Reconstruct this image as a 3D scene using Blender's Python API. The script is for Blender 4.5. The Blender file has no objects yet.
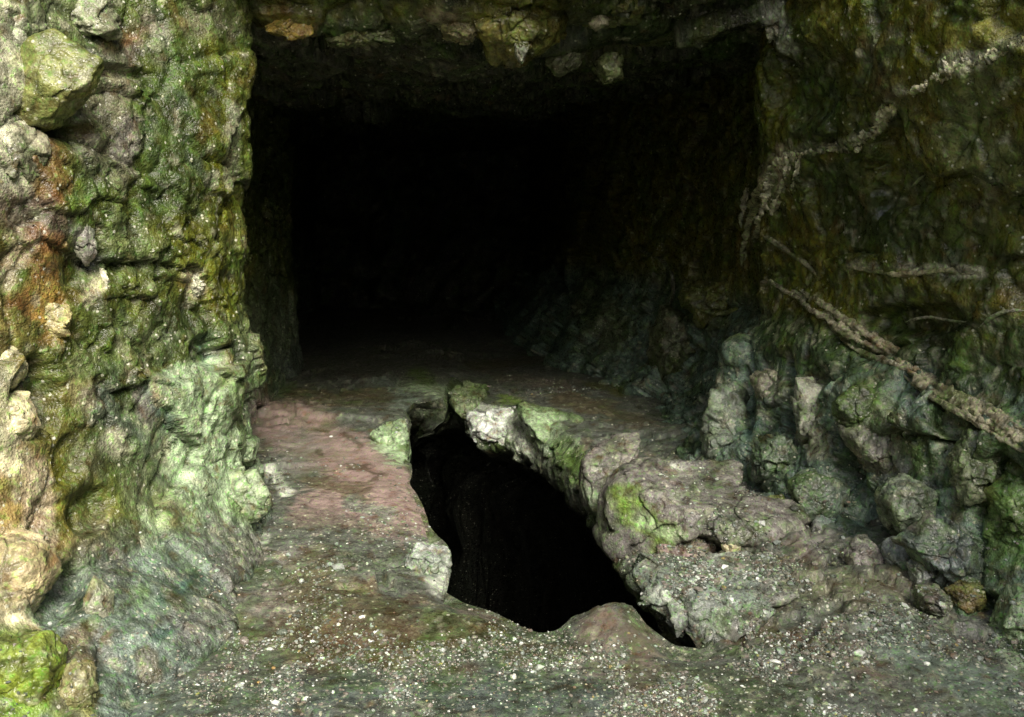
import bpy, math, random
import numpy as np
from mathutils import Vector, Matrix
from mathutils.bvhtree import BVHTree
random.seed(7); RNG = np.random.default_rng(7)
scene = bpy.context.scene
COL = scene.collection
f32 = np.float32

# ------------------------------------------------------------------ noise
def _hash(ix, iy, iz, seed):
    h = (ix.astype(np.uint32) * np.uint32(374761393)) ^ (iy.astype(np.uint32) * np.uint32(668265263)) \
        ^ (iz.astype(np.uint32) * np.uint32(2147483647)) ^ np.uint32((seed * 974634777 + 12345) & 0xffffffff)
    h = (h ^ (h >> np.uint32(15))) * np.uint32(2246822519)
    h = (h ^ (h >> np.uint32(13))) * np.uint32(3266489917)
    return h ^ (h >> np.uint32(16))
def _r(h, k):
    h = (h + np.uint32((k * 2654435769) & 0xffffffff)) * np.uint32(2246822519)
    h = h ^ (h >> np.uint32(14)); h = h * np.uint32(3266489917); h = h ^ (h >> np.uint32(15))
    return (h & np.uint32(0xffffff)).astype(f32) / f32(0xffffff)
def vnoise(P, seed=0):
    F = np.floor(P); I = F.astype(np.int64); t = (P - F).astype(f32); t = t*t*(3-2*t)
    out = np.zeros(len(P), f32)
    for dx in (0, 1):
        wx = t[:, 0] if dx else 1-t[:, 0]
        for dy in (0, 1):
            wy = t[:, 1] if dy else 1-t[:, 1]
            for dz in (0, 1):
                wz = t[:, 2] if dz else 1-t[:, 2]
                out += wx*wy*wz*_r(_hash(I[:, 0]+dx, I[:, 1]+dy, I[:, 2]+dz, seed), 1)
    return out*2-1
def fbm(P, scale, octs=4, seed=0, gain=.5):
    out = 0; a = 1; tot = 0; Q = P/scale
    for o in range(octs):
        out = out + a*vnoise(Q + 17.3*o, seed+o); tot += a; a *= gain; Q = Q*2.07
    return out/tot
def facet(P, scale, seed, stretch=(1, 1, 1), tilt=0.):
    """broken-rock facets: every cell is a tilted plane; returns (height, distance to the cell's border)"""
    Q = P.astype(f32)/scale
    c, s = math.cos(tilt), math.sin(tilt)
    Q = np.stack([Q[:, 0]*c+Q[:, 2]*s, Q[:, 1], -Q[:, 0]*s+Q[:, 2]*c], 1)/np.array(stretch, f32)
    Q = Q + .25*np.stack([vnoise(Q*1.7, seed+5), vnoise(Q*1.7+9, seed+6), vnoise(Q*1.7+31, seed+7)], 1)
    I = np.floor(Q).astype(np.int64)
    n = len(Q); d1 = np.full(n, 9., f32); d2 = np.full(n, 9., f32); hgt = np.zeros(n, f32)
    for dx in (-1, 0, 1):
        for dy in (-1, 0, 1):
            for dz in (-1, 0, 1):
                cx, cy, cz = I[:, 0]+dx, I[:, 1]+dy, I[:, 2]+dz
                h = _hash(cx, cy, cz, seed)
                vx = Q[:, 0]-(cx+_r(h, 1)); vy = Q[:, 1]-(cy+_r(h, 2)); vz = Q[:, 2]-(cz+_r(h, 3))
                d = vx*vx+vy*vy+vz*vz
                hh = (_r(h, 4)-.5)*1.5*vx+(_r(h, 5)-.5)*1.5*vy+(_r(h, 6)-.5)*1.5*vz+(_r(h, 7)-.5)*.9
                c1 = d < d1
                d2 = np.where(c1, d1, np.minimum(d2, d)); hgt = np.where(c1, hh, hgt); d1 = np.where(c1, d, d1)
    return hgt, np.sqrt(d2)-np.sqrt(d1)
def sstep(a, b, x):
    t = np.clip((x-a)/(b-a), 0, 1); return t*t*(3-2*t)

# ------------------------------------------------------------------ camera
W, H, FPX = 1024, 717, 900.
EYE = np.array([0., 0., 1.5])
pitch, yaw = math.atan(148/900), math.atan(62/900)
cam = bpy.data.cameras.new('camera'); camo = bpy.data.objects.new('camera', cam); COL.objects.link(camo)
camo.location = EYE; camo.rotation_euler = (math.pi/2-pitch, 0, -yaw)
cam.lens = FPX/W*36; cam.sensor_width = 36; cam.clip_start = .02; cam.clip_end = 500
scene.camera = camo
RM = np.array(camo.rotation_euler.to_matrix())
def ray(px, py):
    d = RM @ np.array([(px-W/2)/FPX, -(py-H/2)/FPX, -1.]); return d/np.linalg.norm(d)

# ------------------------------------------------------------------ rough shapes of the place (metres, y = along the mine tunnel)
def floor_z(x, y):
    return .02*np.sin(x*2.1+y)+.035*np.sin(y*1.3+.5)*np.cos(x*1.7)
def path_pts(pts, step):
    P = [np.array(p, float) for p in pts]; out = []
    for k in range(len(P)-1):
        n = max(1, int(np.linalg.norm(P[k+1]-P[k])/step(.5*(P[k]+P[k+1]))))
        for i in range(n): out.append(P[k]+(P[k+1]-P[k])*i/n)
    out.append(P[-1]); out = np.array(out)
    return out
def smooth(A, n):
    for _ in range(n):
        B = A.copy(); B[1:-1] = (A[:-2]+A[1:-1]*2+A[2:])/4; A = B
    return A
class Surf: pass
def grid_surf(name, P, Nrm):
    s = Surf(); s.name = name; s.shape = P.shape[:2]
    s.P = P.reshape(-1, 3).astype(f32); s.N = Nrm.reshape(-1, 3).astype(f32)
    r, c = s.shape; idx = np.arange(r*c).reshape(r, c)
    s.F = np.stack([idx[:-1, :-1], idx[:-1, 1:], idx[1:, 1:], idx[1:, :-1]], -1).reshape(-1, 4)
    return s
def rock_disp(s, big, mid, small, seed, fine=1., tilt=.35, stretch=(1, 1, 1)):
    P = s.P
    wv = np.stack([fbm(P, .9, 3, seed+1), fbm(P+50, .9, 3, seed+2), fbm(P+90, .9, 3, seed+3)], 1)
    P1 = P+.12*wv
    h1, e1 = facet(P1, .55, seed+11, stretch, tilt)
    h2, e2 = facet(P1, .21, seed+12, stretch, tilt)
    h3, e3 = facet(P, .075, seed+13, (1, 1, 1), tilt)
    n = fbm(P, .35, 6, seed+14, .55)
    rough = sstep(-.3, .5, fbm(P, .7, 3, seed+15))            # some places are broken, some smooth
    d = big*h1*1.0+mid*(h2)*(.4+.9*rough)+small*h3*(.3+1.1*rough)+.055*n*fine
    d -= mid*.35*np.exp(-(e1/.07)**2)+small*.45*np.exp(-(e2/.1)**2)*(rough+.3)
    if s.name == 'rock_wall_right': d = d*(1.15-.5*sstep(.8, 1.15, P[:, 2]))-(mid*h2*.3+small*h3)*sstep(.9, 1.2, P[:, 2])
    s.P = P+s.N*d[:, None]+(.02*fine)*np.stack([fbm(P, .12, 3, seed+20), fbm(P+5, .12, 3, seed+21), fbm(P+11, .12, 3, seed+22)], 1)
    s.edge = e2

def wall(name, pts, zs, lean, side, seed, amps, tilt):
    stp = lambda p: .009 if 2.2 < p[1] < 5.4 else (.016 if 1.6 < p[1] < 9 else .06)
    A = smooth(path_pts(pts, stp), 10)
    T = np.gradient(A, axis=0); T /= np.linalg.norm(T, axis=1)[:, None]+1e-9
    N2 = np.stack([T[:, 1], -T[:, 0]], 1)*side
    N2 = smooth(N2, 40); N2 /= np.linalg.norm(N2, axis=1)[:, None]
    Z = np.array(zs)
    P = np.zeros((len(A), len(Z), 3)); P[..., 0] = A[:, None, 0]; P[..., 1] = A[:, None, 1]; P[..., 2] = Z[None]
    off = lean(A[:, None, 0]+0*Z[None], A[:, None, 1]+0*Z[None], Z[None]+0*A[:, None, 0])
    N = np.zeros_like(P); N[..., 0] = N2[:, None, 0]; N[..., 1] = N2[:, None, 1]
    P += N*off[..., None]
    dz = np.gradient(off, axis=1)/np.gradient(Z)[None]
    N[..., 2] = -dz*.8; N /= np.linalg.norm(N, axis=-1)[..., None]
    s = grid_surf(name, P, N); rock_disp(s, *amps[:3], seed, fine=amps[3], tilt=tilt)
    return s
zw = np.concatenate([np.arange(-.2, .5, .0045), np.arange(.5, 2.75, .009), np.arange(2.75, 4.2, .06)])

def lean_left(x, y, z):
    w = 1-sstep(3.0, 4.5, y)
    zz = np.maximum(z, 0)
    return w*.55*np.exp(-(zz/.33)**1.3)+.05*np.exp(-(zz/.2)**2)+.10*np.exp(-((z-.75)/.3)**2)*np.exp(-((y-3.9)/.5)**2) \
        - .12*sstep(1.6, 2.4, z)*(1-sstep(3.6, 4.4, y)) + .085*sstep(.9, 1.7, z)*np.exp(-((y-4.35)/.45)**2)
LW = wall('rock_wall_left', [(-2.3, -3.2), (-2.2, 0), (-1.95, 1.8), (-1.62, 2.6), (-1.33, 3.3), (-1.06, 4.0), (-.98, 4.32), (-1.10, 4.5), (-1.45, 4.75),
                             (-1.45, 6.5), (-1.43, 8.5), (-1.9, 8.75), (-1.95, 14.)], zw, lean_left, 1, 100, (.045, .034, .017, .8), .5)
def lean_right(x, y, z):
    zz = np.clip(z, 0, .85)
    w = 1+.25*sstep(5.2, 5.6, y)
    a = .46*(1-zz/.85)**1.15*w
    led = .16*np.exp(-((z-(.72+.10*np.sin(y*3.1)))/.13)**2)*(1-sstep(5.6, 6.4, y))          # knobbly shoulder of the slope
    over = .22*sstep(1.35, 2.3, z)*(1-sstep(4.6, 5.4, y))                                     # the wall leans out towards the roof
    return a+led*.6+over-.05
RW = wall('rock_wall_right', [(2.9, -3.2), (2.8, 0), (2.5, 2.0), (2.2, 2.8), (2.02, 3.5), (1.85, 4.4), (1.74, 5.15), (1.98, 5.45), (2.08, 6.3), (2.0, 7.4), (1.6, 8.6), (1.3, 10.), (1.1, 14.)],
          zw, lean_right, -1, 300, (.085, .06, .024, .9), -.6)
# roof: brow of the tunnel, then the tunnel's roof
stp = lambda p: .010 if 3.3 < p[0] < 5.6 else (.02 if p[0] < 9 and p[0] > 3 else .06)
B = smooth(path_pts([(2.5, 4.6), (3.0, 3.7), (3.6, 2.95), (4.1, 2.55), (4.45, 2.36), (4.75, 2.34), (5.6, 2.40), (6.6, 2.42), (8.5, 2.42), (8.8, 2.6), (14, 2.4)], stp), 12)
T = np.gradient(B, axis=0); T /= np.linalg.norm(T, axis=1)[:, None]
XR = np.arange(-2.3, 2.9, .011)
P = np.zeros((len(B), len(XR), 3)); P[..., 0] = XR[None]; P[..., 1] = B[:, None, 0]; P[..., 2] = B[:, None, 1]
P[..., 2] += .06*np.clip(-XR[None], 0, 1)*0 + .10*sstep(.3, 1.6, XR[None])*1.0 - .03
P[..., 1] += .25*sstep(.2, 1.5, XR[None])*(1-sstep(5.5, 7, P[..., 1]))
N = np.zeros_like(P); N[..., 1] = (T[:, None, 1]); N[..., 2] = -T[:, None, 0]
RF = grid_surf('cave_roof', P, N); rock_disp(RF, .12, .085, .03, 500, tilt=.2, stretch=(1.7, 1, .8))
# end of the tunnel
Xe = np.arange(-2.4, 2.4, .08); Ze = np.arange(-.4, 3.2, .08)
P = np.zeros((len(Xe), len(Ze), 3)); P[..., 0] = Xe[:, None]; P[..., 1] = 13.6; P[..., 2] = Ze[None]
N = np.zeros_like(P); N[..., 1] = -1
EW = grid_surf('tunnel_end', P, N); rock_disp(EW, .2, .1, .03, 600)
# unseen rock added behind the camera to block low sky light
Xe = np.arange(-3.2, 3.6, .08); Ze = np.arange(-.4, 3.3, .08)
P = np.zeros((len(Xe), len(Ze), 3)); P[..., 0] = Xe[:, None]; P[..., 1] = -3.1; P[..., 2] = Ze[None]
N = np.zeros_like(P); N[..., 1] = 1
BW = grid_surf('unseen_sky_blocker', P, N); rock_disp(BW, .2, .1, .03, 650)

# ------------------------------------------------------------------ the floor and its hole
def on_plane(px, py, z):
    d = ray(px, py); t = (z-EYE[2])/d[2]; return EYE+d*t
# (rim pixel, lower-lip pixel, lip depth below the floor)
HOLE = [((404, 412), (406, 414), .05), ((413, 404), (414, 408), .05), ((428, 404), (428, 409), .06), ((442, 401), (444, 412), .09), ((450, 378), (452, 412), .16), ((458, 380), (461, 416), .16),
        ((470, 398), (472, 439), .22), ((492, 402), (492, 444), .24), ((515, 408), (514, 450), .25), ((540, 418), (533, 458), .25),
        ((563, 432), (548, 474), .27), ((582, 446), (566, 492), .28), ((597, 470), (582, 505), .25), ((612, 500), (600, 522), .20), ((618, 530), (607, 548), .16), ((622, 556), (614, 567), .14),
        ((642, 572), (632, 582), .12), ((662, 592), (652, 600), .10), ((678, 608), (668, 614), .08), ((698, 626), (690, 630), .06), ((722, 636), (716, 640), .05),
        ((708, 651), (706, 650), .04), ((676, 648), (676, 647), .04), ((651, 629), (651, 628), .04), ((630, 610), (630, 610), .04), ((604, 611), (604, 611), .04), ((574, 616), (574, 616), .04),
        ((556, 629), (556, 629), .04), ((536, 632), (536, 632), .04), ((518, 624), (518, 624), .04), ((498, 612), (498, 612), .04), ((466, 602), (466, 602), .04),
        ((444, 590), (446, 590), .04), ((449, 572), (451, 572), .05), ((446, 552), (448, 552), .05), ((434, 535), (437, 535), .05), ((424, 514), (427, 514), .04), ((414, 494), (417, 494), .04),
        ((404, 480), (407, 480), .04), ((408, 470), (411, 470), .05), ((402, 458), (406, 458), .05), ((405, 440), (408, 440), .05), ((409, 424), (412, 424), .05)]
def closed_smooth(A, n):
    for _ in range(n): A = (np.roll(A, 1, 0)+2*A+np.roll(A, -1, 0))/4
    return A
def resample_closed(keys, m, extra):
    K = np.array(keys); Kc = np.vstack([K, K[:1]]); E = np.vstack([extra, extra[:1]])
    L = np.concatenate([[0], np.cumsum(np.linalg.norm(np.diff(Kc[:, :2], axis=0), axis=1))])
    t = np.linspace(0, L[-1], m, endpoint=False)
    return np.stack([np.interp(t, L, Kc[:, i]) for i in range(Kc.shape[1])], 1), np.stack([np.interp(t, L, E[:, i]) for i in range(E.shape[1])], 1)
rim = np.array([on_plane(*r, 0) for r, l, d in HOLE]); lip = np.array([on_plane(*l, -d) for r, l, d in HOLE])
M = 900
RIM, LIP = resample_closed(rim, M, lip)
RIM = closed_smooth(RIM, 3); LIP = closed_smooth(LIP, 3)
jit = np.stack([fbm(RIM*1.0, .28, 3, 41, .4), fbm(RIM+7, .28, 3, 42, .4)], 1)*.022
RIM[:, :2] += jit; LIP[:, :2] += jit*1.3
def sdist(X, Y, poly):
    """signed distance to the closed polygon (negative inside) and nearest point"""
    n = len(poly); A = poly[:, :2]; Bp = np.roll(A, -1, 0)
    best = np.full(len(X), 1e9); nx = np.zeros(len(X)); ny = np.zeros(len(X)); ins = np.zeros(len(X), bool)
    for i in range(n):
        ax, ay = A[i]; bx, by = Bp[i]; ex, ey = bx-ax, by-ay
        t = np.clip(((X-ax)*ex+(Y-ay)*ey)/(ex*ex+ey*ey+1e-12), 0, 1)
        qx, qy = ax+t*ex, ay+t*ey; d = (X-qx)**2+(Y-qy)**2
        m = d < best; best[m] = d[m]; nx[m] = qx[m]; ny[m] = qy[m]
        c = ((ay > Y) != (by > Y)); xx = (bx-ax)*(Y-ay)/(by-ay+1e-12)+ax
        ins ^= (c & (X < xx))
    d = np.sqrt(best); return np.where(ins, -d, d), nx, ny
ys = np.concatenate([np.arange(-3.4, 2.1, .06), np.arange(2.1, 5.0, .008), np.arange(5.0, 7.4, .014), np.arange(7.4, 14, .05)])
xs = np.concatenate([np.arange(-2.6, -1.7, .03), np.arange(-1.7, 2.2, .0095), np.arange(2.2, 3.2, .04)])
P = np.zeros((len(ys), len(xs), 3)); P[..., 0] = xs[None]; P[..., 1] = ys[:, None]
N = np.zeros_like(P); N[..., 2] = 1
FL = grid_surf('ground', P, N)
X, Y = FL.P[:, 0].astype(float), FL.P[:, 1].astype(float)
SD = np.full(len(X), 9.); near = (X > rim[:, 0].min()-.5) & (X < rim[:, 0].max()+.5) & (Y > rim[:, 1].min()-.5) & (Y < rim[:, 1].max()+.5)
sd, nx, ny = sdist(X[near], Y[near], RIM[::3]); SD[near] = sd
def floor_height(x, y, sdv):
    Pp = np.stack([x, y, 0*x], 1).astype(f32)
    z = floor_z(x, y)
    h, e = facet(Pp, .30, 71); h2, e2 = facet(Pp, .09, 72)
    rough = sstep(-.25, .5, fbm(Pp, .6, 3, 73))*(1-.75*np.exp(-(((x+.55)/.42)**2+((y-4.6)/.95)**2)))
    rr = np.clip(rough+.8*sstep(.3, .7, x)*sstep(3.0, 3.3, y)*(1-sstep(5.5, 6.5, y)), 0, 1.4)
    z = z+.035*fbm(Pp, .5, 5, 74)+(.05*h+.022*h2)*rr+.006*fbm(Pp, .035, 3, 75)
    # mounds: brown earth at the near rim, hump right of the hole, gully beside it
    g = lambda cx, cy, sx, sy: np.exp(-((x-cx)/sx)**2-((y-cy)/sy)**2)
    z = z+.10*g(.62, 3.12, .16, .16)+.05*g(-.15, 3.2, .45, .2)-.05*g(.95, 3.05, .25, .12)
    z = z+.10*sstep(1.0, 1.7, x)*sstep(2.6, 4.0, y)*(1-sstep(5.5, 6.5, y))
    z = z-.03*np.exp(-np.clip(sdv, 0, 9)/.05)
    z = z+.05*sstep(0, .06, (y-6.45+.25*(x+.9)+.05*fbm(Pp, .3, 3, 79)))*(1-sstep(.0, .3, x))      # low step across the floor, left of the hole's far end
    return z
z = floor_height(X, Y, SD)
FL.P[:, 2] = z
# snap the grid to the hole's rim and cut
snap = np.zeros(len(X), bool); idn = np.where(near)[0]
cell = .0085; c = np.abs(sd) < cell
FL.P[idn[c], 0] = nx[c]; FL.P[idn[c], 1] = ny[c]
SD2 = SD.copy(); SD2[idn[c]] = 0
keep = (SD2[FL.F].min(1) > -1e-6)
FL.F = FL.F[keep]
FL.edge = np.ones(len(X))
# shaft: rim -> lip -> undercut -> wide dark chamber
rz = floor_height(RIM[:, 0], RIM[:, 1], np.zeros(M))
cen = LIP[:, :2].mean(0)
tang = np.roll(RIM[:, :2], -4, 0)-np.roll(RIM[:, :2], 4, 0); tang /= np.linalg.norm(tang, axis=1)[:, None]
area = np.sum(RIM[:, 0]*np.roll(RIM[:, 1], -1)-np.roll(RIM[:, 0], -1)*RIM[:, 1])
outw = np.stack([tang[:, 1], -tang[:, 0]], 1)*(1 if area > 0 else -1)
outw = closed_smooth(outw, 30); outw /= np.linalg.norm(outw, axis=1)[:, None]
rad = (RIM[:, :2]-cen); rad /= np.linalg.norm(rad, axis=1)[:, None]
rings = []
R0 = np.column_stack([RIM[:, :2]+outw*.012, rz-.012]); R1 = np.column_stack([RIM[:, :2], rz+.002]); R2 = np.column_stack([LIP[:, :2], LIP[:, 2]])
rings += [R0, R1]
for t in np.linspace(0, 1, 26)[1:]:
    Q = R1*(1-t)+R2*t; Q[:, :2] += -outw*(.03*math.sin(t*math.pi))*np.clip(-R2[:, 2:3]/.2, 0, 1); rings.append(Q)
for o, dz in [(.005, .02), (.012, .05), (.03, .08), (.10, .12), (.15, .16), (.22, .2), (.30, .24), (.4, .3), (.52, .38), (.66, .5), (.85, .7), (1.1, 1.), (1.5, 1.5), (1.9, 2.2), (2.2, 3.2), (2.2, 4.5), (1.5, 5.4), (.0, 5.8)]:
    k = min(1, o/.8)
    dirv = outw*(1-k)+rad*k
    Q = np.column_stack([LIP[:, :2]+dirv*o, LIP[:, 2]-dz]); 
    if o == 0: Q = np.column_stack([cen[0]+rad[:, 0]*.05, cen[1]+rad[:, 1]*.05, LIP[:, 2]*0-dz-.3])
    rings.append(Q)
P = np.array(rings); P = np.concatenate([P, P[:, :1]], 1)
N = np.zeros_like(P); N[..., :2] = -np.concatenate([outw, outw[:1]], 0)[None]; N[..., 2] = .2
SH = grid_surf('shaft', P, N)
k = np.repeat(np.arange(len(rings)), M+1)
Pp = SH.P.copy(); h, e = facet(Pp, .16, 81); h2, e2 = facet(Pp, .06, 82)
amp = np.clip((k-27)/6., 0, 1)+.35*np.clip((k-3)/8., 0, 1)*np.clip(np.repeat(-np.concatenate([LIP[:, 2], LIP[:1, 2]])[None], len(rings), 0).ravel()/.15-.5, 0, 1)
SH.P += SH.N*(amp*(.12*h+.04*h2+.05*fbm(Pp, .2, 4, 83)))[:, None]
SH.edge = e

# the left wall's corner, where the tunnel begins, is fairly straight
SURFS = [LW, RW, RF, EW, BW, FL, SH]
# coarse BVH for placing things
vs, fs, o = [], [], 0
for s in SURFS:
    vs.append(s.P); fs.append(s.F+o); o += len(s.P)
VV = np.concatenate(vs); FF = np.concatenate(fs)
bvh = BVHTree.FromPolygons(VV.tolist(), FF.tolist())
def at(px, py):
    d = ray(px, py); loc, nrm, i, dist = bvh.ray_cast(Vector(EYE), Vector(d))
    n = np.array(nrm)
    if n @ d > 0: n = -n
    return np.array(loc), n, dist

def hollow(s, x, y, rx, ry, depth):
    try: l, n, d = at(x, y)
    except Exception: return
    m = d/FPX; v = s.P-l; dr = ray(x, y); al = v @ dr; v = v-al[:, None]*dr
    q = (v @ RM[:, 0]/(rx*m))**2+(v @ RM[:, 1]/(ry*m))**2+(al/(.5+3*max(rx, ry)*m))**2
    wgt = sstep(1.6, .3, q+.5*fbm(s.P, .1, 3, 66))
    s.P = (s.P-s.N*(wgt*depth)[:, None]).astype(f32)
for a in ((992, 640, 15, 36, .30), (870, 520, 16, 26, .16), (690, 370, 22, 50, .12), (640, 445, 1, 1, 0), (950, 425, 16, 30, .12), (905, 320, 40, 14, .08), (745, 400, 8, 30, .08),
          (790, 410, 5, 50, .10), (850, 470, 10, 40, .08), (660, 400, 24, 20, .08), (800, 85, 34, 34, .10), (885, 170, 12, 40, .08)): hollow(RW, *a)
for a in ((64, 590, 18, 24, .12), (38, 400, 16, 34, .10), (90, 510, 16, 20, .06), (210, 350, 16, 14, .07), (60, 130, 26, 6, .05), (112, 70, 30, 5, .05), (70, 460, 10, 20, .05)): hollow(LW, *a)

# ------------------------------------------------------------------ colours (albedo of moss, soil and minerals)
C = dict(gold=(.125, .11, .010), 
    grey=(.155, .145, .10), greygreen=(.11, .135, .055), dgreen=(.028, .048, .013), olive=(.10, .105, .008), moss=(.085, .15, .018), bmoss=(.17, .26, .04),
    teal=(.045, .095, .08), tealgrey=(.15, .19, .16), pale=(.46, .45, .32), cream=(.68, .62, .40), white=(.62, .64, .56), whitegreen=(.36, .46, .29),
    rust=(.20, .10, .035), ochre=(.32, .20, .05), brown=(.095, .075, .04), pink=(.30, .215, .20), pinkd=(.14, .112, .092), soil=(.075, .05, .03), mauve=(.20, .185, .17),
    black=(.018, .02, .012), slate=(.075, .095, .085), yellow=(.30, .28, .06), pinkc=(.50, .40, .28))
SPL = []
def S(x1, y1, x2, y2, r, c, s=.8, sp=.5, nz=.6):
    try:
        a, _, da = at(x1, y1); b, _, db = at(x2, y2)
    except Exception: return
    SPL.append((a, b, r*da/FPX, r*db/FPX, np.array(C[c]), s, sp, nz))
# patches of moss, lime, rust and soil (x1,y1,x2,y2: where on the rock)
# --- left wall
S(10,20,20,110,35,'pale',.75,.6); S(60,15,110,15,30,'greygreen',.9,.4); S(150,20,120,45,16,'pinkd',.8,.4); S(160,25,165,60,12,'pale',.7,.6)
S(110,40,140,30,9,'rust',.8,.2); S(190,20,250,20,28,'grey',.6,.3); S(215,60,215,200,28,'olive',.85,.3); S(180,60,175,240,34,'dgreen',.75,.35); S(140,90,150,200,20,'dgreen',.5,.4); S(30,160,45,200,14,'rust',.7,.2); S(60,220,50,280,12,'rust',.6,.5)
S(110,80,115,160,26,'grey',.8,.5); S(130,130,125,150,14,'mauve',.6,.5); S(235,110,232,180,9,'pale',.5,.8); S(15,150,15,190,16,'pale',.9,.4)
S(45,150,60,190,15,'rust',.9,.2); S(30,215,60,230,22,'pinkd',.8,.6); S(50,250,30,300,22,'rust',.9,.4); S(48,290,55,330,16,'ochre',.9,.9)
S(20,250,10,280,14,'pinkc',.6,.6); S(80,230,85,260,12,'mauve',.9,.5); S(95,285,90,300,11,'cream',.85,.9); S(120,240,160,260,26,'greygreen',.7,.4)
S(180,235,220,300,28,'olive',.75,.3); S(240,240,250,270,10,'yellow',.5,.5); S(190,275,195,290,9,'cream',.8,.9); S(190,330,220,360,30,'dgreen',.8,.4); S(210,345,215,360,14,'teal',.8,.3)
S(35,370,40,430,20,'brown',.9,.2); S(40,400,45,430,16,'olive',.7,.2); S(5,370,8,460,18,'cream',.95,.6); S(95,370,150,350,20,'greygreen',.7,.5); S(110,380,135,400,20,'dgreen',.7,.4)
S(100,400,130,430,18,'slate',.6,.5); S(145,400,150,420,12,'mauve',.8,.6); S(115,440,120,450,13,'pale',.8,.9); S(165,390,170,420,16,'teal',.7,.4); S(160,385,162,400,8,'rust',.6,.3)
S(210,400,240,500,40,'whitegreen',.9,.8); S(235,380,245,440,15,'moss',.5,.4); S(190,440,180,520,30,'whitegreen',.75,.8); S(250,480,240,510,14,'moss',.6,.3); S(160,500,180,520,18,'olive',.6,.3)
S(130,470,150,480,22,'greygreen',.7,.7); S(60,480,70,520,26,'olive',.7,.3); S(85,490,90,530,20,'black',.5,.2); S(35,470,45,540,14,'pinkc',.7,.5); S(10,560,15,620,24,'cream',.95,.7); S(15,560,10,600,10,'ochre',.6,.3)
S(65,570,75,600,18,'dgreen',.85,.2); S(110,560,125,590,20,'mauve',.7,.6); S(100,545,110,560,10,'slate',.7,.6); S(85,640,90,650,20,'rust',.45,.3); S(60,650,60,700,16,'brown',.8,.2); S(85,700,90,717,12,'yellow',.7,.6)
S(150,590,130,700,40,'tealgrey',.8,.5); S(190,560,210,600,30,'tealgrey',.7,.5); S(165,600,195,580,10,'teal',.8,.2); S(160,635,190,620,9,'teal',.7,.2); S(230,560,260,545,18,'mauve',.6,.7); S(240,545,265,540,8,'white',.6,.9)
S(15,660,20,717,30,'bmoss',.95,.3)
S(270,300,270,400,22,'dgreen',.7,.4); S(265,380,290,390,18,'moss',.5,.4)
# --- brow and roof
S(260,10,420,5,26,'olive',.7,.3); S(280,22,300,26,18,'ochre',.4,.3); S(330,30,400,35,12,'dgreen',.7,.6); S(440,20,470,30,16,'pinkc',.7,.4); S(480,15,540,20,24,'olive',.85,.4)
S(500,10,600,10,22,'yellow',.45,.4); S(600,30,720,50,36,'dgreen',.8,.2); S(600,60,700,40,20,'olive',.4,.2)
# --- right wall
S(760,70,770,140,24,'olive',.85,.4); S(800,60,820,120,40,'dgreen',.7,.2); S(860,20,980,20,50,'olive',.8,.4); S(870,50,880,90,26,'brown',.6,.3); S(820,20,840,30,20,'yellow',.3,.4); S(960,40,1020,20,20,'yellow',.4,.5)
S(778,15,785,50,12,'white',.75,.8); S(785,160,775,185,17,'pinkc',.85,1.); S(770,170,755,235,14,'pinkc',.85,1.); S(752,230,742,265,8,'ochre',.7,.8); S(800,150,860,140,7,'pale',.7,1.); S(880,120,900,90,9,'pale',.65,1.); S(945,62,975,60,9,'pale',.7,.8); S(980,60,1024,40,9,'pale',.5,.8)
S(840,180,860,230,40,'dgreen',.8,.2); S(880,170,900,220,30,'olive',.4,.2); S(980,100,970,160,26,'greygreen',.6,.3); S(1010,150,1010,170,18,'greygreen',.6,.3); S(900,230,1024,260,40,'dgreen',.7,.2); S(1000,220,1024,260,20,'olive',.6,.3)
S(850,265,980,272,6,'pale',.6,.7); S(690,290,740,290,16,'yellow',.55,.7); S(700,310,720,320,14,'olive',.6,.5); S(745,220,740,265,10,'ochre',.6,.4); S(800,270,880,300,26,'olive',.5,.3)
S(780,340,830,360,28,'dgreen',.8,.3); S(900,330,1000,370,40,'dgreen',.8,.3); S(1005,330,1024,380,16,'dgreen',.7,.3)
S(770,385,775,395,16,'mauve',.7,.5); S(815,400,812,440,20,'pale',.8,.7); S(725,390,730,470,20,'tealgrey',.75,.7); S(720,380,722,420,9,'pale',.6,.8); S(760,430,770,480,24,'teal',.7,.5); S(785,480,830,490,24,'tealgrey',.6,.4)
S(690,400,690,440,14,'teal',.6,.3); S(870,400,900,440,26,'greygreen',.7,.6); S(865,390,870,400,10,'moss',.7,.3); S(860,440,900,470,18,'mauve',.6,.6); S(850,420,850,500,20,'dgreen',.5,.3)
S(960,440,1000,500,32,'greygreen',.6,.6); S(1000,480,1010,540,26,'moss',.7,.4); S(940,420,960,450,18,'dgreen',.8,.3); S(1005,600,1020,660,16,'whitegreen',.6,.6); S(970,595,975,600,13,'ochre',.6,.4); S(955,540,980,570,16,'dgreen',.6,.2)
S(830,520,860,540,16,'teal',.6,.3)
# --- inside of the tunnel
S(590,290,610,330,26,'olive',.5,.5); S(660,300,680,380,30,'dgreen',.6,.4)
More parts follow.
